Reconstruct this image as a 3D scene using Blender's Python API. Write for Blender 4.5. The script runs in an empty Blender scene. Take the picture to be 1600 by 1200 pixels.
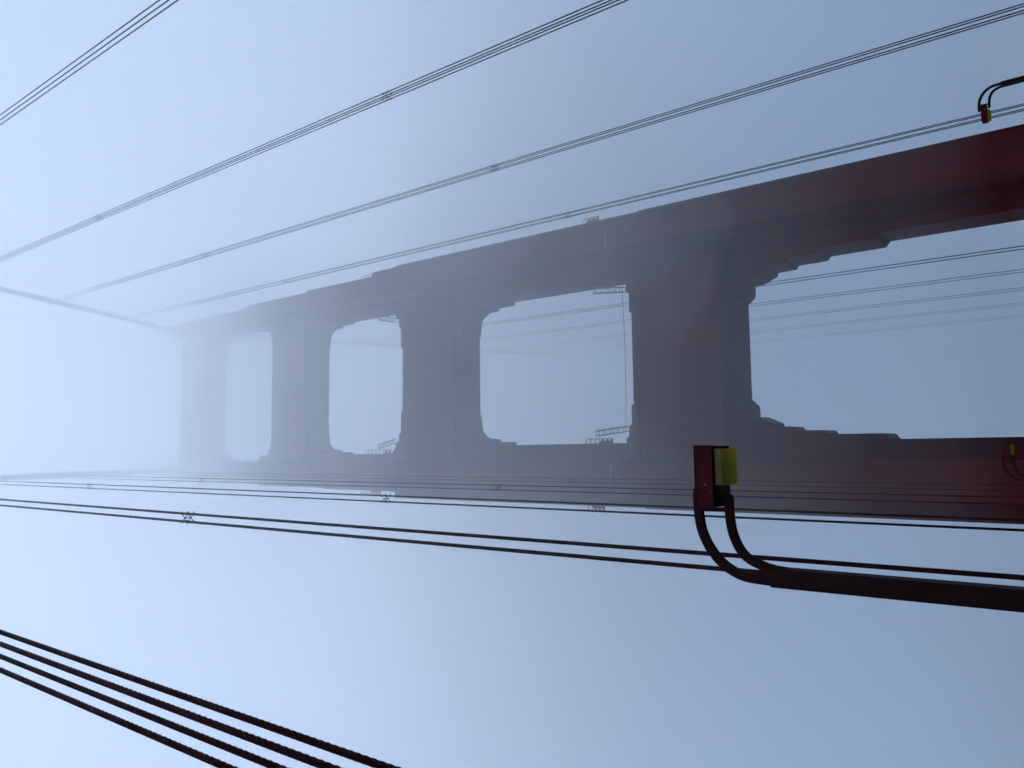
import bpy, math, random
import numpy as np
from mathutils import Vector, Matrix

S = bpy.context.scene
C = S.collection
R = math.radians

# ------------------------------------------------------------------ camera
EYE = 1.7                                   # eye height above the sidewalk
CX = -10.687                                # the photographer stands on the left sidewalk
cd = bpy.data.cameras.new("Camera")
cam = bpy.data.objects.new("Camera", cd); C.objects.link(cam)
cd.sensor_fit = 'HORIZONTAL'; cd.sensor_width = 36.0; cd.lens = 1212.0 / 1600.0 * 36.0
cd.clip_start = 0.1; cd.clip_end = 12000
right = Vector((-0.01164785, 0.6172303, -0.78669631))
up = Vector((0.99622726, -0.06049984, -0.06221745))
fwd = Vector((0.0859975, 0.78445301, 0.61419696))
m = Matrix((right, up, -fwd)).transposed().to_4x4()
m.translation = (CX, 0, EYE)
cam.matrix_world = m
S.camera = cam

# ------------------------------------------------------------------ sky, sun, exposure
SUN_EL, SUN_AZ = 68.0, -160.0               # high sun hidden by the fog, behind the viewer
w = bpy.data.worlds.new("World"); S.world = w; w.use_nodes = True
nt = w.node_tree
bg = nt.nodes["Background"]
sky = nt.nodes.new("ShaderNodeTexSky"); sky.sky_type = 'NISHITA'; sky.sun_disc = False
sky.sun_elevation = R(SUN_EL); sky.sun_rotation = R(SUN_AZ)
sky.air_density = 1.0; sky.dust_density = 1.0; sky.ozone_density = 1.6; sky.altitude = 60
# overcast luminance distribution: the horizon is about a third as bright as the zenith
wtc = nt.nodes.new("ShaderNodeTexCoord"); wsp = nt.nodes.new("ShaderNodeSeparateXYZ"); nt.links.new(wtc.outputs["Generated"], wsp.inputs[0])
wmr = nt.nodes.new("ShaderNodeMapRange"); wmr.inputs[1].default_value = 0.10; wmr.inputs[2].default_value = 0.58
wmr.inputs[3].default_value = 0.07; wmr.inputs[4].default_value = 1.0; nt.links.new(wsp.outputs[2], wmr.inputs[0])
wvm = nt.nodes.new("ShaderNodeVectorMath"); wvm.operation = 'SCALE'
nt.links.new(sky.outputs[0], wvm.inputs[0]); nt.links.new(wmr.outputs[0], wvm.inputs["Scale"]); nt.links.new(wvm.outputs[0], bg.inputs[0])
bg.inputs[1].default_value = 0.15
sl = bpy.data.lights.new("Sun", 'SUN'); sl.energy = 0.75; sl.angle = R(14); sl.color = (1.0, 0.985, 0.96)
so = bpy.data.objects.new("Sun", sl); C.objects.link(so)
d = Vector((math.sin(R(SUN_AZ)) * math.cos(R(SUN_EL)), math.cos(R(SUN_AZ)) * math.cos(R(SUN_EL)), math.sin(R(SUN_EL))))
so.rotation_euler = d.to_track_quat('Z', 'Y').to_euler()
S.view_settings.view_transform = 'Standard'; S.view_settings.look = 'None'
S.view_settings.exposure = 1.88; S.view_settings.gamma = 1.0; S.view_settings.use_curve_mapping = False
S.cycles.max_bounces = 9; S.cycles.volume_bounces = 6; S.cycles.transmission_bounces = 6
S.cycles.transparent_max_bounces = 12
S.cycles.use_denoising = True
S.cycles.use_adaptive_sampling = True; S.cycles.adaptive_threshold = 0.03; S.cycles.adaptive_min_samples = 32
S.cycles.sample_clamp_indirect = 4.0


# ------------------------------------------------------------------ materials
def mat(name):
    mm = bpy.data.materials.new(name); mm.use_nodes = True
    return mm, mm.node_tree, mm.node_tree.nodes["Principled BSDF"]


def paint(name, base, alt, rough=0.55, seams=0.0, streak=0.06, bump=0.03):
    """Orange-red bridge enamel: faded patches, long rain streaks and, on the tower, horizontal plate joints."""
    mm, t, b = mat(name)
    N, L = t.nodes.new, t.links.new
    tc = N("ShaderNodeTexCoord")
    mp = N("ShaderNodeMapping"); mp.inputs["Scale"].default_value = (1.3, 1.3, streak)
    L(tc.outputs["Object"], mp.inputs[0])
    n1 = N("ShaderNodeTexNoise"); n1.inputs["Scale"].default_value = 1.0; n1.inputs["Detail"].default_value = 6
    L(mp.outputs[0], n1.inputs["Vector"])
    n2 = N("ShaderNodeTexNoise"); n2.inputs["Scale"].default_value = 0.35; n2.inputs["Detail"].default_value = 8
    L(tc.outputs["Object"], n2.inputs["Vector"])
    mx = N("ShaderNodeMath"); mx.operation = 'MULTIPLY_ADD'; mx.inputs[1].default_value = 0.6
    m2 = N("ShaderNodeMath"); m2.operation = 'MULTIPLY'; m2.inputs[1].default_value = 0.4
    L(n2.outputs["Fac"], m2.inputs[0]); L(n1.outputs["Fac"], mx.inputs[0]); L(m2.outputs[0], mx.inputs[2])
    rp = N("ShaderNodeValToRGB")
    rp.color_ramp.elements[0].position = 0.40; rp.color_ramp.elements[0].color = (*alt, 1)
    rp.color_ramp.elements[1].position = 0.58; rp.color_ramp.elements[1].color = (*base, 1)
    L(mx.outputs[0], rp.inputs[0])
    col = rp.outputs[0]
    n3 = N("ShaderNodeTexNoise"); n3.inputs["Scale"].default_value = 9.0; n3.inputs["Detail"].default_value = 4
    L(tc.outputs["Object"], n3.inputs["Vector"])
    h = n3.outputs["Fac"]
    if seams:
        sp = N("ShaderNodeSeparateXYZ"); L(tc.outputs["Object"], sp.inputs[0])
        dv = N("ShaderNodeMath"); dv.operation = 'DIVIDE'; dv.inputs[1].default_value = seams
        fr = N("ShaderNodeMath"); fr.operation = 'FRACT'
        lt = N("ShaderNodeMath"); lt.operation = 'LESS_THAN'; lt.inputs[1].default_value = 0.016
        L(sp.outputs[2], dv.inputs[0]); L(dv.outputs[0], fr.inputs[0]); L(fr.outputs[0], lt.inputs[0])
        mc = N("ShaderNodeMixRGB"); mc.blend_type = 'MULTIPLY'; mc.inputs[2].default_value = (0.62, 0.62, 0.62, 1)
        L(lt.outputs[0], mc.inputs[0]); L(col, mc.inputs[1]); col = mc.outputs[0]
    L(col, b.inputs["Base Color"])
    bp = N("ShaderNodeBump"); bp.inputs["Strength"].default_value = 0.35; bp.inputs["Distance"].default_value = bump
    L(h, bp.inputs["Height"]); L(bp.outputs[0], b.inputs["Normal"])
    b.inputs["Roughness"].default_value = rough
    b.inputs["Specular IOR Level"].default_value = 0.06
    return mm


M_TOWER = paint("tower_enamel", (0.080, 0.0056, 0.0062), (0.046, 0.0044, 0.0050), seams=6.4)
M_PALE = paint("pale_enamel", (0.20, 0.10, 0.09), (0.16, 0.08, 0.075))  # simply a paler paint, for the ledge strips and lamp latches
M_ROPE = paint("rope_enamel", (0.026, 0.003, 0.0034), (0.014, 0.002, 0.0024), rough=0.7, streak=0.4, bump=0.004)
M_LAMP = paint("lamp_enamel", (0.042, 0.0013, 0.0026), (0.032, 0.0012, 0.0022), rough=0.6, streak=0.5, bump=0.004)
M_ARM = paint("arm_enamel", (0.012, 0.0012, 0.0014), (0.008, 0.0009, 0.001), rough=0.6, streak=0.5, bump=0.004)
M_CAGE = paint("ladder_enamel", (0.14, 0.02, 0.017), (0.10, 0.016, 0.014))

M_LENS, t_, b_ = mat("amber_lens")
n_ = t_.nodes.new("ShaderNodeTexNoise"); n_.inputs["Scale"].default_value = 14
tc_ = t_.nodes.new("ShaderNodeTexCoord"); t_.links.new(tc_.outputs["Object"], n_.inputs["Vector"])
rp_ = t_.nodes.new("ShaderNodeValToRGB")
rp_.color_ramp.elements[0].color = (0.80, 0.72, 0.02, 1); rp_.color_ramp.elements[1].color = (0.92, 0.86, 0.03, 1)
t_.links.new(n_.outputs["Fac"], rp_.inputs[0])
tr_ = t_.nodes.new("ShaderNodeBsdfTranslucent"); t_.links.new(rp_.outputs[0], tr_.inputs[0])
tp_ = t_.nodes.new("ShaderNodeBsdfTransparent"); tp_.inputs[0].default_value = (0.80, 0.78, 0.10, 1)
gl_ = t_.nodes.new("ShaderNodeBsdfGlossy"); gl_.inputs["Roughness"].default_value = 0.25
m1_ = t_.nodes.new("ShaderNodeMixShader"); m1_.inputs[0].default_value = 0.64
t_.links.new(tr_.outputs[0], m1_.inputs[1]); t_.links.new(tp_.outputs[0], m1_.inputs[2])
m2_ = t_.nodes.new("ShaderNodeMixShader"); m2_.inputs[0].default_value = 0.05
t_.links.new(m1_.outputs[0], m2_.inputs[1]); t_.links.new(gl_.outputs[0], m2_.inputs[2])
t_.links.new(m2_.outputs[0], t_.nodes["Material Output"].inputs[0])


def ground_mat(name, c0, c1, scale, rough):
    mm, t, b = mat(name)
    tc = t.nodes.new("ShaderNodeTexCoord"); n = t.nodes.new("ShaderNodeTexNoise")
    n.inputs["Scale"].default_value = scale; n.inputs["Detail"].default_value = 8
    t.links.new(tc.outputs["Object"], n.inputs["Vector"])
    rp = t.nodes.new("ShaderNodeValToRGB")
    rp.color_ramp.elements[0].position = .35; rp.color_ramp.elements[0].color = (*c0, 1)
    rp.color_ramp.elements[1].position = .65; rp.color_ramp.elements[1].color = (*c1, 1)
    t.links.new(n.outputs["Fac"], rp.inputs[0]); t.links.new(rp.outputs[0], b.inputs["Base Color"])
    bp = t.nodes.new("ShaderNodeBump"); bp.inputs["Strength"].default_value = .4
    t.links.new(n.outputs["Fac"], bp.inputs["Height"]); t.links.new(bp.outputs[0], b.inputs["Normal"])
    b.inputs["Roughness"].default_value = rough
    return mm


M_ROAD = ground_mat("asphalt", (0.035, 0.035, 0.036), (0.06, 0.06, 0.062), 3.0, 0.85)
M_WALK = ground_mat("concrete", (0.16, 0.155, 0.15), (0.24, 0.235, 0.225), 2.0, 0.8)
M_WATER = ground_mat("bay_water", (0.012, 0.03, 0.035), (0.02, 0.045, 0.05), 0.05, 0.15)
M_LINE = ground_mat("lane_paint", (0.62, 0.60, 0.52), (0.8, 0.78, 0.7), 6.0, 0.6)


# ------------------------------------------------------------------ helpers
class MB:
    def __init__(s): s.v = []; s.f = []; s.smooth = []
    def add(s, vs, fs, smooth=False):
        n = len(s.v); s.v += [tuple(v) for v in vs]; s.f += [tuple(i + n for i in f) for f in fs]
        s.smooth += [smooth] * len(fs); return s
    def box(s, x0, x1, y0, y1, z0, z1):
        v = [(x, y, z) for z in (z0, z1) for y in (y0, y1) for x in (x0, x1)]
        return s.add(v, [(0, 2, 3, 1), (4, 5, 7, 6), (0, 1, 5, 4), (2, 6, 7, 3), (0, 4, 6, 2), (1, 3, 7, 5)])
    def prism(s, poly, a0, a1, axis='Z'):
        """Extrude a polygon: axis Z takes (x, y) points, axis Y takes (x, z), axis X takes (y, z)."""
        ar = sum(p[0] * q[1] - q[0] * p[1] for p, q in zip(poly, poly[1:] + poly[:1]))
        if ar < 0: poly = poly[::-1]
        n = len(poly)
        mk = {'Z': lambda p, a: (p[0], p[1], a), 'Y': lambda p, a: (p[0], a, p[1]), 'X': lambda p, a: (a, p[0], p[1])}[axis]
        v = [mk(p, a0) for p in poly] + [mk(p, a1) for p in poly]
        f = [tuple(range(n))[::-1], tuple(range(n, 2 * n))] + [(i, (i + 1) % n, n + (i + 1) % n, n + i) for i in range(n)]
        if axis == 'Y': f = [g[::-1] for g in f]
        return s.add(v, f)
    def tube(s, pts, r, n=8, caps=True, smooth=True):
        pts = [Vector(p) for p in pts]; ring = []
        for i, p in enumerate(pts):
            t = (pts[min(i + 1, len(pts) - 1)] - pts[max(i - 1, 0)]).normalized()
            a = t.cross(Vector((0, 1, 0)) if abs(t.y) < .9 else Vector((1, 0, 0))).normalized(); b = t.cross(a)
            rr = r[i] if isinstance(r, (list, tuple)) else r
            ring += [p + (a * math.cos(2 * math.pi * k / n) + b * math.sin(2 * math.pi * k / n)) * rr for k in range(n)]
        f = [(i * n + k, i * n + (k + 1) % n, (i + 1) * n + (k + 1) % n, (i + 1) * n + k) for i in range(len(pts) - 1) for k in range(n)]
        s.add(ring, f, smooth)
        if caps:
            s.add(ring[:n], [tuple(range(n))[::-1]]); s.add(ring[-n:], [tuple(range(n))])
        return s
    def build(s, name, material, parent=None, bevel=0):
        me = bpy.data.meshes.new(name); me.from_pydata(s.v, [], s.f); me.update()
        me.polygons.foreach_set("use_smooth", s.smooth)
        me.materials.append(material)
        o = bpy.data.objects.new(name, me); C.objects.link(o)
        if parent is not None: o.parent = parent
        if bevel:
            b = o.modifiers.new("Bevel", 'BEVEL'); b.width = bevel; b.segments = 2; b.limit_method = 'ANGLE'
        return o


def empty(name, label, cat, loc=(0, 0, 0), group=None):
    o = bpy.data.objects.new(name, None); C.objects.link(o); o.location = loc
    o.empty_display_size = 0.5
    o["label"] = label; o["category"] = cat
    if group: o["group"] = group
    return o


def tag(o, **k):
    for a, b in k.items(): o[a] = b
    return o


def copy_tree(o, parent=None):
    c = o.copy(); C.objects.link(c); c.parent = parent
    for ch in list(o.children): copy_tree(ch, c)
    return c


# ------------------------------------------------------------------ the setting: water, deck, road
tag(MB().box(-2900, 2900, -2900, 2900, -69, -68).build("water", M_WATER), kind="structure")
tag(MB().box(-15.2, 15.2, -420, 1280, -1.2, -0.004).build("bridge_deck", M_WALK), kind="structure")
tag(MB().box(-9.45, 9.45, -420, 1280, -0.004, 0.0).build("road", M_ROAD), kind="structure")
for sgn, nm in ((-1, "sidewalk_left"), (1, "sidewalk_right")):
    a, b = sorted((sgn * 9.45, sgn * 13.2))
    mb = MB()
    mb.box(a, b, -420, 73.0, -0.004, 0.14)
    tag(mb.build(nm, M_WALK), kind="structure")
mb = MB()
for x in (-6.3, -3.15, 0.0, 3.15, 6.3):
    for k in range(-20, 60): mb.box(x - .06, x + .06, k * 9.0, k * 9.0 + 3.0, 0.0, 0.004)
tag(mb.build("road_marking", M_LINE), kind="structure")
ORIG = 0.14   # sidewalk level

# ------------------------------------------------------------------ the tower
YC = 82.15
Z = lambda z: z + EYE
tower = empty("bridge_tower", "tall red steel suspension bridge tower with four cross struts fading up into fog", "bridge tower", (0, YC, 0))


def P(o_parent, mbuild, name, material, **k):
    """Build in world coordinates, then hang the part under a parent that stands at the tower's base."""
    o = mbuild.build(name, material, None, k.get("bevel", 0))
    o.parent = o_parent
    off = Vector((0, 0, 0)); q = o_parent
    while q is not None: off += q.location; q = q.parent
    o.location = -off
    return o


# section: z0, z1, A(x0,x1,yfront), B(x0,x1,yfront), C(x0,x1,yfront)
SECT = [
    (-68.5, 43.4, (12.03, 15.60, 75.35), (11.15, 16.45, 79.15), (9.98, 17.48, 80.0)),
    (43.4, 84.8, (12.06, 15.57, 75.45), (11.12, 16.42, 79.15), (9.92, 17.38, 80.0)),
    (84.8, 101.2, (12.35, 15.22, 76.2), (11.75, 15.85, 79.25), (10.93, 16.42, 80.0)),
    (101.2, 119.1, (12.50, 15.10, 76.9), (11.85, 15.70, 79.30), (10.95, 16.22, 80.0)),
    (119.1, 146.6, (13.00, 14.65, 77.8), (12.55, 15.10, 79.35), (12.00, 15.62, 80.0)),
    (146.6, 148.6, (13.10, 14.50, 78.6), (12.75, 14.85, 79.60), (12.45, 15.10, 80.4)),
]


def cross(sg, A, B, Cc):
    """Stepped cruciform cell plan of one leg."""
    (a0, a1, ya), (b0, b1, yb), (c0, c1, yc) = A, B, Cc
    f = lambda y: 2 * YC - y
    pts = [(a0, ya), (a1, ya), (a1, yb), (b1, yb), (b1, yc), (c1, yc), (c1, f(yc)), (b1, f(yc)), (b1, f(yb)), (a1, f(yb)), (a1, f(ya)),
           (a0, f(ya)), (a0, f(yb)), (b0, f(yb)), (b0, f(yc)), (c0, f(yc)), (c0, yc), (b0, yc), (b0, yb), (a0, yb)]
    return [(sg * x, y) for x, y in pts]


legs = {}
for sg in (1, -1):
    mb = MB()
    for i, (z0, z1, A, B, Cc) in enumerate(SECT):
        mb.prism(cross(sg, A, B, Cc), Z(z0), Z(z1), 'Z')
    legs[sg] = P(tower, mb, "leg", M_TOWER)

# cross struts: z0, z1 of the body, y front, half length
STRUT = [(32.85, 43.25, 78.0, 11.6), (72.35, 82.3, 79.35, 11.6), (106.0, 114.9, 79.6, 12.2), (137.2, 144.9, 79.7, 13.3)]
struts = []
for i, (z0, z1, yf, hx) in enumerate(STRUT):
    mb = MB()
    yb = 2 * YC - yf
    mb.box(-hx, hx, yf, yb, Z(z0), Z(z1))
    # raised border along the foot and the head, and shallow vertical ribs between
    mb.box(-hx, hx, yf - 0.10, yf, Z(z0 + 0.003), Z(z0 + 0.55))
    mb.box(-hx, hx, yf - 0.10, yf, Z(z1 - 0.50), Z(z1 - 0.003))
    n = 9
    for k in range(n):
        x = -hx + 1.7 + (2 * hx - 3.4) * k / (n - 1)
        mb.box(x - 0.14, x + 0.14, yf - 0.045, yf, Z(z0 + 0.55), Z(z1 - 0.50))
    struts.append(P(tower, mb, "strut", M_TOWER))
# upstanding parapet plates on top of the struts (the openings' sills) and stepped corbels in the openings' corners
SILL = [  # steps from the middle outwards: (x from, x to, z top)
    [(-5.4, 5.4, 44.62), (5.4, 7.75, 44.92), (7.85, 9.15, 45.32), (9.25, 9.92, 45.68)],
    [(-4.6, 4.6, 83.20), (4.6, 7.75, 83.52), (7.85, 9.15, 83.95), (9.2, 10.93, 84.65)],
    [(-7.3, 7.3, 115.45), (7.3, 9.7, 115.7), (9.7, 10.95, 116.4)],
    [(-9.0, 9.0, 145.5), (9.0, 12.0, 145.9)],
]
for i, steps in enumerate(SILL):
    z0 = STRUT[i][1] - 0.3
    mb = MB()
    mb.box(steps[0][0], steps[0][1], 80.003, 84.297, Z(z0), Z(steps[0][2]))
    P(struts[i], mb, "sill_plate", M_TOWER)
    for sg in (1, -1):
        mb = MB()
        x0 = steps[0][1]; x1 = steps[-1][1] + 0.06
        prof = [(x0, z0), (x1, z0), (x1, steps[-1][2])]
        for j in range(len(steps) - 1, 0, -1):
            a, b, zt = steps[j]
            lower = steps[j - 1][2]
            prof.append((a + 0.12, zt)); prof.append((a - 0.12 if j > 1 else a, lower + (0.0 if j > 1 else 0.0)))
        mb.prism([(sg * x, Z(z)) for x, z in prof], 80.006, 84.294, 'Y')
        P(struts[i], mb, "corbel", M_TOWER)

CORB = [  # outline of the hanging stepped corbel: from the leg inwards and up to the strut
    [(9.98, 17.15), (9.42, 17.60), (9.38, 22.98), (8.97, 23.30), (8.92, 26.35), (8.52, 26.60), (8.47, 28.62), (8.08, 28.66),
     (7.38, 30.20), (7.32, 31.20), (6.12, 31.24), (5.42, 31.92), (5.38, 32.95)],
    [(9.92, 65.27), (9.46, 65.36), (9.40, 68.04), (9.02, 68.14), (8.90, 69.98), (8.06, 71.14), (7.50, 71.38), (5.86, 71.53), (5.60, 71.95), (5.55, 72.5)],
    [(10.93, 98.95), (10.58, 99.02), (10.56, 101.82), (10.22, 101.90), (10.08, 103.85), (9.10, 105.0), (8.80, 105.14), (7.10, 105.34), (6.78, 105.66), (6.7, 106.2)],
    [(12.0, 130.5), (11.75, 133.2), (11.1, 134.6), (10.48, 136.1), (9.4, 136.8), (8.2, 137.05), (8.1, 137.4)],
]
for i, prof in enumerate(CORB):
    z0 = STRUT[i][0]
    for sg in (1, -1):
        pts = prof + [(prof[-1][0], z0 + 0.5), (prof[0][0] + 0.06, z0 + 0.5), (prof[0][0] + 0.06, prof[0][1] - 0.02)]
        mb = MB().prism([(sg * x, Z(z)) for x, z in pts], 80.003, 84.297, 'Y')
        P(legs[sg], mb, "corbel", M_TOWER)
# saddle housings at the leg tops
for sg in (1, -1):
    mb = MB()
    mb.box(sg * 13.8 - 1.0, sg * 13.8 + 1.0, 78.4, 85.9, Z(148.6), Z(150.0))
    mb.box(sg * 13.8 - 0.7, sg * 13.8 + 0.7, 79.6, 84.7, Z(150.0), Z(150.8))
    P(legs[sg], mb, "saddle_housing", M_TOWER)
# pale ledge strips across the front of both legs, above the lowest strut
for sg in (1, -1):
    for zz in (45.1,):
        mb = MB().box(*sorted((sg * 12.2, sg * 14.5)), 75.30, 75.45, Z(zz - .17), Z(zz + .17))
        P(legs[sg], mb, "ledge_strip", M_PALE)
        mb = MB().box(*sorted((sg * 12.2, sg * 14.5)), 75.22, 75.44, Z(zz - .24), Z(zz - .19))
        P(legs[sg], mb, "ledge_lip", M_CAGE)


def ladder(zb, zt, xb, xt, sg):
    """Caged inspection ladder rising off a strut and leaning towards its leg."""
    mb = MB(); L = zt - zb; y0 = 80.0
    for dx in (-0.27, 0.27):
        mb.tube([(sg * (xb + dx), y0, Z(zb)), (sg * (xt + dx), y0, Z(zt))], 0.045, 6)
    n = int(L / 0.36)
    for k in range(n + 1):
        t = k / n; x = xb + (xt - xb) * t; z = Z(zb + L * t)
        mb.tube([(sg * (x - .27), y0, z), (sg * (x + .27), y0, z)], 0.012, 5)
    for k in range(5):
        t = (k + .12) / 5; x = xb + (xt - xb) * t; z = Z(zb + L * t)
        for dz in (0, 0.34):
            arc = [(sg * (x + .36 * math.cos(a)), y0 - 0.5 * math.sin(a), z + dz) for a in [math.pi * q / 8 for q in range(9)]]
            mb.tube(arc, 0.038, 5)
    for a in (0.08, 0.92):
        mb.tube([(sg * (xb + .36 * math.cos(math.pi * a)), y0 - .5 * math.sin(math.pi * a), Z(zb + .3)),
                 (sg * (xt + .36 * math.cos(math.pi * a)), y0 - .5 * math.sin(math.pi * a), Z(zt))], 0.03, 5)
    return mb


def bracket_rail(x_in, x_out, z0, z1, y, n, sg, plates=True):
    """Row of short brackets standing off a leg, joined by a rail, with gusset plates at the lower end."""
    mb = MB()
    xa, xb = sg * x_in, sg * x_out
    for k in range(n):
        z = Z(z0 + (z1 - z0) * k / (n - 1))
        mb.tube([(xa, y, z), (xb, y, z)], 0.05, 6)
    mb.tube([(xb, y, Z(z0)), (xb, y, Z(z1))], 0.05, 6)
    mb.tube([((xa + xb) / 2, y, Z(z0)), ((xa + xb) / 2, y, Z(z0 + (z1 - z0) * .6))], 0.025, 6)
    if plates:
        for k in range(3):
            z = z0 + (z1 - z0) * (k + .15) / (n - 1)
            mb.prism([(xa, Z(z - .05)), (xb, Z(z)), (xb, Z(z + .10)), (xa, Z(z + .75))], y + .06, y + .12, 'Y')
    return mb


for sg in (1, -1):
    P(legs[sg], ladder(45.4, 49.9, 8.28, 8.72, sg), "caged_ladder", M_CAGE)
    P(legs[sg], bracket_rail(9.93, 9.36, 47.6, 51.3, 80.1, 7, sg), "bracket_rail", M_CAGE)
    P(legs[sg], bracket_rail(17.3, 17.95, 48.9, 51.2, 80.1, 5, sg), "bracket_rail", M_CAGE)
    P(legs[sg], ladder(84.5, 88.3, 9.05, 9.85, sg), "caged_ladder", M_CAGE)
    P(legs[sg], bracket_rail(10.95, 10.3, 84.9, 91.6, 80.1, 9, sg), "bracket_rail", M_CAGE)
    P(legs[sg], bracket_rail(16.4, 16.95, 88.0, 92.3, 80.1, 7, sg), "bracket_rail", M_CAGE)
mb = MB().tube([(8.3, 79.9, Z(45.75)), (4, 79.9, Z(45.60)), (0, 79.9, Z(45.52)), (-4, 79.9, Z(45.56)), (-8.4, 79.9, Z(45.66))], 0.030, 6)
P(struts[0], mb, "safety_line", M_CAGE)

# ------------------------------------------------------------------ main cables
PX = 13.716


def cable_z(y):
    if y <= YC:
        t = YC - y
        return Z(147.35 - 0.515 * t + 0.0004 * t * t)
    t = y - YC
    return Z(147.35 - 0.4476 * t + 0.00035 * t * t)


Y0 = 4.8595; PITCH = 15.24; GAP = 17.268
def rope_y(k): return Y0 + PITCH * k + (GAP if k >= 6 else 0)


for sg, lab in ((1, "main suspension cable on the roadway's far side, sloping up to the tower top"),
                (-1, "faint main suspension cable straight above the near row of ropes")):
    e = empty("main_cable", lab, "cable", (sg * PX, -60, 0), "main cables of the bridge")
    ys = [-60 + 6 * k for k in range(39)]
    mb = MB().tube([(sg * PX, y, cable_z(y)) for y in ys], 0.46, 20)
    P(e, mb, "cable_strand", M_TOWER)
    for k in range(-3, 10):
        if k == 5: continue
        y = rope_y(k)
        mb = MB()
        for dy in (-.155, .155):
            a = Vector((sg * PX, y + dy - .11, cable_z(y + dy - .11))); b = Vector((sg * PX, y + dy + .11, cable_z(y + dy + .11)))
            mb.tube([a, b], 0.51, 20)
        P(e, mb, "cable_band", M_TOWER)

# ------------------------------------------------------------------ suspender ropes
RAD = 0.036; SX, SY = 0.38, 0.31


def rope_mesh_twisted(length, lay=0.66, step=0.040, strands=6):
    n = int(length / step) + 1; m_ = strands * 4
    z = np.linspace(0, length, n); th = np.arange(m_) * 2 * np.pi / m_
    zz, tt = np.meshgrid(z, th, indexing='ij')
    r = RAD * (0.64 + 0.48 * np.abs(np.cos(strands * tt / 2.0)))
    ang = tt + 2 * np.pi * zz / lay
    v = np.stack([r * np.cos(ang), r * np.sin(ang), zz], -1).reshape(-1, 3)
    i = np.arange(n - 1)[:, None] * m_; j = np.arange(m_)[None, :]; j2 = (j + 1) % m_
    f = np.stack([i + j, i + j2, i + m_ + j2, i + m_ + j], -1).reshape(-1, 4)
    me = bpy.data.meshes.new("rope"); me.vertices.add(len(v)); me.vertices.foreach_set("co", v.ravel())
    me.loops.add(f.size); me.loops.foreach_set("vertex_index", f.ravel().astype(np.int32))
    me.polygons.add(len(f)); me.polygons.foreach_set("loop_start", np.arange(0, f.size, 4, dtype=np.int32))
    me.polygons.foreach_set("use_smooth", np.ones(len(f), bool))
    me.update(calc_edges=True); me.materials.append(M_ROPE)
    return me


def rope_mesh_plain(length):
    mb = MB().tube([(0, 0, length * k / 24) for k in range(25)], RAD, 8)
    me = bpy.data.meshes.new("rope"); me.from_pydata(mb.v, [], mb.f); me.update(); me.materials.append(M_ROPE)
    me.polygons.foreach_set("use_smooth", mb.smooth)
    return me


def spacer_mesh():
    """X-shaped spacer: two flat crossed bars between four little two-part rope clamps."""
    mb = MB(); hx, hy = SX / 2, SY / 2; H = 0.26
    for a in (-1, 1):
        for b in (-1, 1):
            for c in (-1, 1):
                mb.tube([(a * hx, b * hy, c * H - 0.05), (a * hx, b * hy, c * H + 0.05)], 0.058, 10)
                mb.tube([(a * (hx - .03), b * hy, c * H), (a * (hx + .105), b * hy, c * H)], 0.024, 6)
    for b in (-1, 1):
        mb.tube([(-hx, b * hy, -H), (hx, b * hy, H)], 0.022, 6)
        mb.tube([(-hx, b * hy, H), (hx, b * hy, -H)], 0.022, 6)
    mb.tube([(0, -hy, 0), (0, hy, 0)], 0.024, 6)
    me = bpy.data.meshes.new("spacer"); me.from_pydata(mb.v, [], mb.f); me.update(); me.materials.append(M_ROPE)
    return me


twist = rope_mesh_twisted(112.0)
plain = rope_mesh_plain(112.0)
spacer = spacer_mesh()
LAB = {
    (-1, 0): "four thick twisted ropes crossing the bottom left corner of the photo",
    (-1, 1): "rope pair running behind the arms of the nearest street lamp, one X-shaped spacer on it",
    (-1, 2): "rope pair running along the outer edge of the near tower leg",
    (-1, 3): "thin rope pair crossing the near tower leg just inside its outer edge",
    (-1, 4): "faintest rope pair against the near tower leg, farthest of the near row",
    (1, 1): "rope group alone in the top left corner of the photo, showing three lines",
    (1, 2): "evenly spaced four-line rope group leaving the photo through the middle of its top edge",
    (1, 3): "rope group of two close pairs, second out from the far tower leg",
    (1, 4): "rope group closest outside the far tower leg, passing behind the far street lamp",
    (1, 6): "rope pair seen through the tower openings, darkest and closest to the far leg",
    (1, 7): "rope pair seen through the lowest tower opening, second in from the far tower leg",
    (1, 8): "pale rope pair seen through the lowest tower opening, third in from the far leg",
    (1, 9): "very faint rope pair seen through the lowest tower opening, fourth in from the far leg",
    (1, 10): "barely visible last rope pair in the fog within the lowest tower opening",
}
SPZ = {0: (33.1, 71.0), 1: (35.7, 76.2), 2: (38.3, 81.35), 3: (41.2, 86.9), 4: (44.0, 92.1),
       6: (45.0, 90.0), 7: (43.0, 86.0), 8: (41.0, 82.0), 9: (39.5, 79.0), 10: (38.0, 76.0)}
for (sg, k), lab in LAB.items():
    y = rope_y(k); top = cable_z(y)
    g = "suspender ropes hanging from the near cable" if sg < 0 else "suspender ropes hanging from the far cable"
    e = empty("suspender", lab, "suspender ropes", (sg * PX, y, 0), g)
    for a in (-1, 1):
        for b in (-1, 1):
            o = bpy.data.objects.new("rope", twist if k <= 2 else plain)
            C.objects.link(o); o.parent = e
            o.location = (a * SX / 2, b * SY / 2, -0.004); o.scale = (1, 1, (top + 0.004) / 112.0)
            o.rotation_euler = (0, 0, 1.3 * a + .7 * b)
    for z in SPZ[k]:
        o = bpy.data.objects.new("spacer", spacer); C.objects.link(o); o.parent = e; o.location = (0, 0, Z(z))

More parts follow.
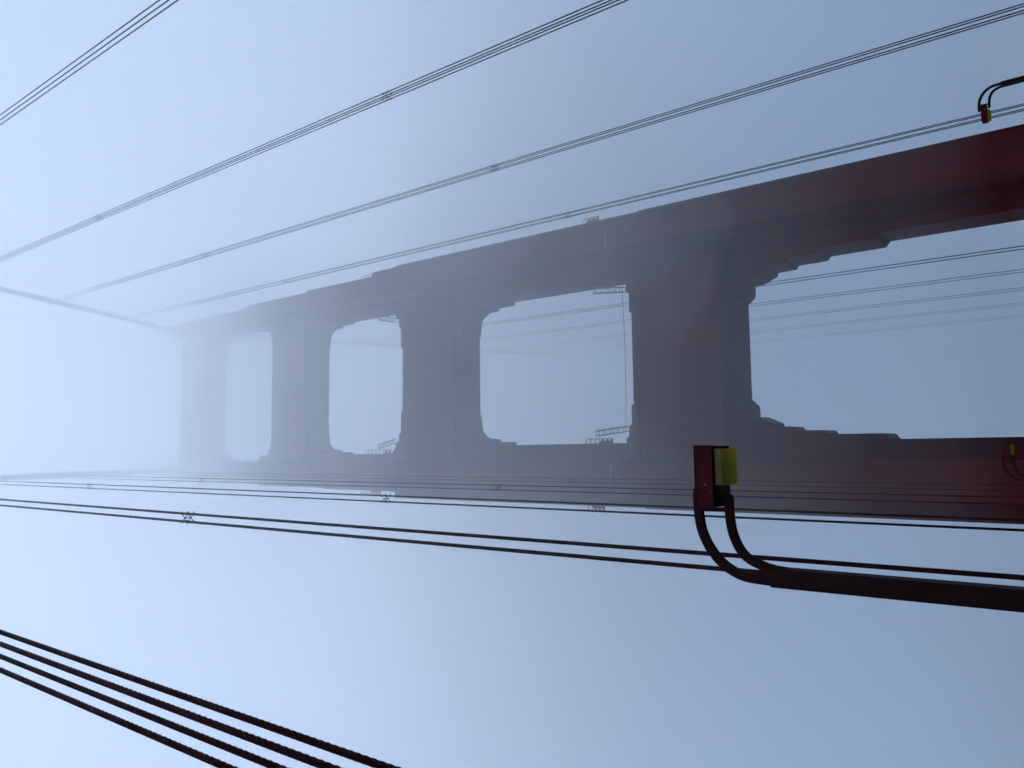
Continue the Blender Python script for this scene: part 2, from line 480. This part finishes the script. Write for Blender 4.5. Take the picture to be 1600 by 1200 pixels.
# ------------------------------------------------------------------ street lamps
def bar_path(pts, halfw, y0, y1):
    """A flat bar of constant width following an (x, z) centre line; the free end is rounded."""
    pts = [Vector((p[0], p[1])) for p in pts]
    Lf, Rt = [], []
    for i, p in enumerate(pts):
        t = (pts[min(i + 1, len(pts) - 1)] - pts[max(i - 1, 0)]).normalized(); n = Vector((-t.y, t.x))
        h = halfw[i] if isinstance(halfw, list) else halfw
        Lf.append(p + n * h); Rt.append(p - n * h)
    t = (pts[-1] - pts[-2]).normalized(); n = Vector((-t.y, t.x)); h = halfw[-1] if isinstance(halfw, list) else halfw
    cap = [pts[-1] + n * h * math.cos(a) + t * h * math.sin(a) for a in [math.pi * q / 8 for q in range(1, 8)]]
    mb = MB()
    N = len(pts)
    v = []
    for p, q in zip(Lf, Rt):
        v += [(p.x, y0, p.y), (q.x, y0, q.y), (q.x, y1, q.y), (p.x, y1, p.y)]
    f = [(0, 3, 2, 1)]
    for i in range(N - 1):
        for a in range(4): f.append((4 * i + a, 4 * i + (a + 1) % 4, 4 * i + 4 + (a + 1) % 4, 4 * i + 4 + a))
    mb.add(v, f)
    poly = [(Lf[-1].x, Lf[-1].y)] + [(c.x, c.y) for c in cap] + [(Rt[-1].x, Rt[-1].y)]
    mb.prism(poly, y0, y1, 'Y')
    return mb


def smooth_path(pts, n=6):
    P_ = [Vector(p) for p in pts]; P_ = [2 * P_[0] - P_[1]] + P_ + [2 * P_[-1] - P_[-2]]; out = []
    for i in range(1, len(P_) - 2):
        for k in range(n):
            t = k / n; a, b, c, d_ = P_[i - 1:i + 3]
            out.append(0.5 * ((2 * b) + (-a + c) * t + (2 * a - 5 * b + 4 * c - d_) * t * t + (-a + 3 * b - 3 * c + d_) * t ** 3))
    out.append(P_[-2]); return [(p.x, p.y) for p in out]


def make_lamp():
    """Local x points from the post towards the road, z is height above the sidewalk datum (eye level + 1.7)."""
    e = empty("street_lamp", "", "street lamp", (0, 0, 0), "street lamps with two curved arms and an amber lens")
    zz = lambda z: Z(z)
    mb = MB().box(-0.155, 0.155, -0.17, 0.17, 0.14, zz(4.78))
    mb.box(-0.28, 0.28, -0.28, 0.28, 0.10, 0.42)
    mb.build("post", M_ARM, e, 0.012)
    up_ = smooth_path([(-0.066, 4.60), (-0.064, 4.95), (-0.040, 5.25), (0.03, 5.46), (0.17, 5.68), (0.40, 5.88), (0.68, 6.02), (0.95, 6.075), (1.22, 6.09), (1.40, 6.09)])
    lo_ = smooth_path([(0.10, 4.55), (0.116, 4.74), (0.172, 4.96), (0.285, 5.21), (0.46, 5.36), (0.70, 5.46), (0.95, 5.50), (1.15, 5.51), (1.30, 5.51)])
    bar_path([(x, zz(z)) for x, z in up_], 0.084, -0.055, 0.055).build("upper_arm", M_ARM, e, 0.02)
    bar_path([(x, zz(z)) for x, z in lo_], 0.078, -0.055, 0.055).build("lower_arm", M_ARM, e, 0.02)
    MB().box(1.055, 1.12, -0.05, 0.05, zz(5.52), zz(6.08)).build("brace", M_ARM, e, 0.006)
    # lamp housing: an open-bottomed tray with its lid, a rim and side seams
    x0, x1, y0, y1, zb, zt = 1.15, 2.215, -0.38, 0.38, 5.635, 5.955
    mb = MB(); w_ = 0.02
    mb.box(x0, x1, y0, y1, zz(zt - w_), zz(zt))
    mb.box(x0, x1, y0, y0 + w_, zz(zb), zz(zt - w_)); mb.box(x0, x1, y1 - w_, y1, zz(zb), zz(zt - w_))
    mb.box(x0, x0 + w_, y0 + w_, y1 - w_, zz(zb), zz(zt - w_)); mb.box(x1 - w_, x1, y0 + w_, y1 - w_, zz(zb), zz(zt - w_))
    mb.box(x0 - .015, x1 + .015, y0 - .015, y1 + .015, zz(zt), zz(zt + .018))
    mb.box(x0 - .008, x1 + .008, y0 - .010, y0, zz(zb), zz(zb + .022))
    for k in range(5):
        xx = x0 + .08 + k * .225
        mb.tube([(xx, y0 - .010, zz(zt - .045)), (xx, y0, zz(zt - .045))], 0.010, 8)
    h = mb.build("lamp_housing", M_LAMP, e, 0.004)
    mb = MB()
    mb.box(x0 + w_, 1.53, y0 + w_, y1 - w_, zz(zb + .004), zz(zb + .02))
    mb.build("ballast_cover", M_ARM, h, 0.0)
    MB().box(x0 + .38, x0 + .41, y0 - .012, y0, zz(zb + .12), zz(zb + .16)).build("latch", M_PALE, h)
    MB().box(x0 + .25, x0 + .275, y0 - .010, y0, zz(zb + .01), zz(zb + .035)).build("latch", M_PALE, h)
    # lens: a shallow prismatic amber bowl, thin walled
    yy = [(-0.27, 5.635), (-0.245, 5.53), (-0.10, 5.475), (0.10, 5.455), (0.30, 5.47), (0.345, 5.635)]
    mb = MB(); xa, xb = 1.535, 2.165
    for (p, q) in zip(yy[:-1], yy[1:]):
        mb.add([(xa, p[0], zz(p[1])), (xb, p[0], zz(p[1])), (xb, q[0], zz(q[1])), (xa, q[0], zz(q[1]))], [(0, 1, 2, 3)])
    for x in (xa, xb): mb.add([(x, y, zz(z)) for y, z in yy], [tuple(range(len(yy)))])
    ln = mb.build("lens", M_LENS, h)
    so_ = ln.modifiers.new("Solid", 'SOLIDIFY'); so_.thickness = 0.006
    return e


lamp = make_lamp()
lamp.location = (-12.855, 13.2, 0)
lamp["label"] = "closest street lamp, its large dark red housing and amber lens covering the near tower leg"
l2 = copy_tree(lamp); l2.location = (12.83, 58.4, 0); l2.scale = (-1, 1, 1)
l2["label"] = "street lamp across the road, against open fog beside the far ropes at top right"
l3 = copy_tree(lamp); l3.location = (-12.83, 58.8, 0)
l3["label"] = "small distant street lamp at the right edge, against the dark near tower leg"

# ------------------------------------------------------------------ haze and low cloud
def volume(name, dens, col, aniso, box, **props):
    mm = bpy.data.materials.new(name); mm.use_nodes = True; t = mm.node_tree; t.nodes.clear()
    o = t.nodes.new("ShaderNodeOutputMaterial"); v = t.nodes.new("ShaderNodeVolumePrincipled")
    v.inputs["Color"].default_value = (*col, 1); v.inputs["Density"].default_value = dens; v.inputs["Anisotropy"].default_value = aniso
    t.links.new(v.outputs[0], o.inputs["Volume"])
    return tag(MB().box(*box).build(name, mm), **props)


volume("haze", 0.00012, (0.92, 0.98, 1.0), 0.0, (-3000, 3000, -3000, 3000, -70, 220), kind="stuff")
for base, top, dens in ((9, 160, 0.0017), (20, 159, 0.0030), (38, 158, 0.0032), (64, 157, 0.0041), (90, 156, 0.0082), (112, 155, 0.025)):
    volume("low_cloud", dens, (0.968, 0.990, 1.0), 0.40, (-140 + base * .2, 140 - base * .2, -110 + base * .2, 225 - base * .2, base, top), kind="stuff")
# a thicker bank of fog lies over the water on the far side of the tower
volume("fog_bank", 0.014, (0.98, 0.995, 1.0), 0.2, (-137, 137, 104, 214, -30, 148), kind="stuff")
# drifting wisps round the tower: ragged closed lumps of thin even fog
rng = random.Random(7)
MW = bpy.data.materials.new("wisp"); MW.use_nodes = True; MW.node_tree.nodes.clear()
wo = MW.node_tree.nodes.new("ShaderNodeOutputMaterial"); wv = MW.node_tree.nodes.new("ShaderNodeVolumePrincipled")
wv.inputs["Color"].default_value = (1.0, 0.975, 0.995, 1); wv.inputs["Density"].default_value = 0.0066; wv.inputs["Anisotropy"].default_value = 0.3
MW.node_tree.links.new(wv.outputs[0], wo.inputs["Volume"])
import bmesh
from mathutils import noise
for wx, wy, wz, rx, ry, rz in ((17, 66, 58, 9, 6, 12), (14, 64, 52, 15, 8, 19), (-13, 68, 50, 12, 7, 15), (5, 66, 98, 13, 8, 13),
                               (-9, 68, 80, 9, 6, 9), (2, 70, 120, 20, 8, 12), (9, 66, 36, 10, 5, 6)):
    bm = bmesh.new(); bmesh.ops.create_icosphere(bm, subdivisions=4, radius=1.0)
    off = Vector((rng.uniform(-50, 50), rng.uniform(-50, 50), 0))
    for v in bm.verts:
        k = 1.0 + 0.55 * noise.fractal(v.co * 1.1 + off, 1.0, 2.2, 4)
        v.co = Vector((v.co.x * rx, v.co.y * ry, v.co.z * rz)) * max(k, .35)
    me = bpy.data.meshes.new("fog_wisp"); bm.to_mesh(me); bm.free(); me.materials.append(MW)
    o = bpy.data.objects.new("fog_wisp", me); C.objects.link(o); o.location = (wx, wy, wz); o["kind"] = "stuff"
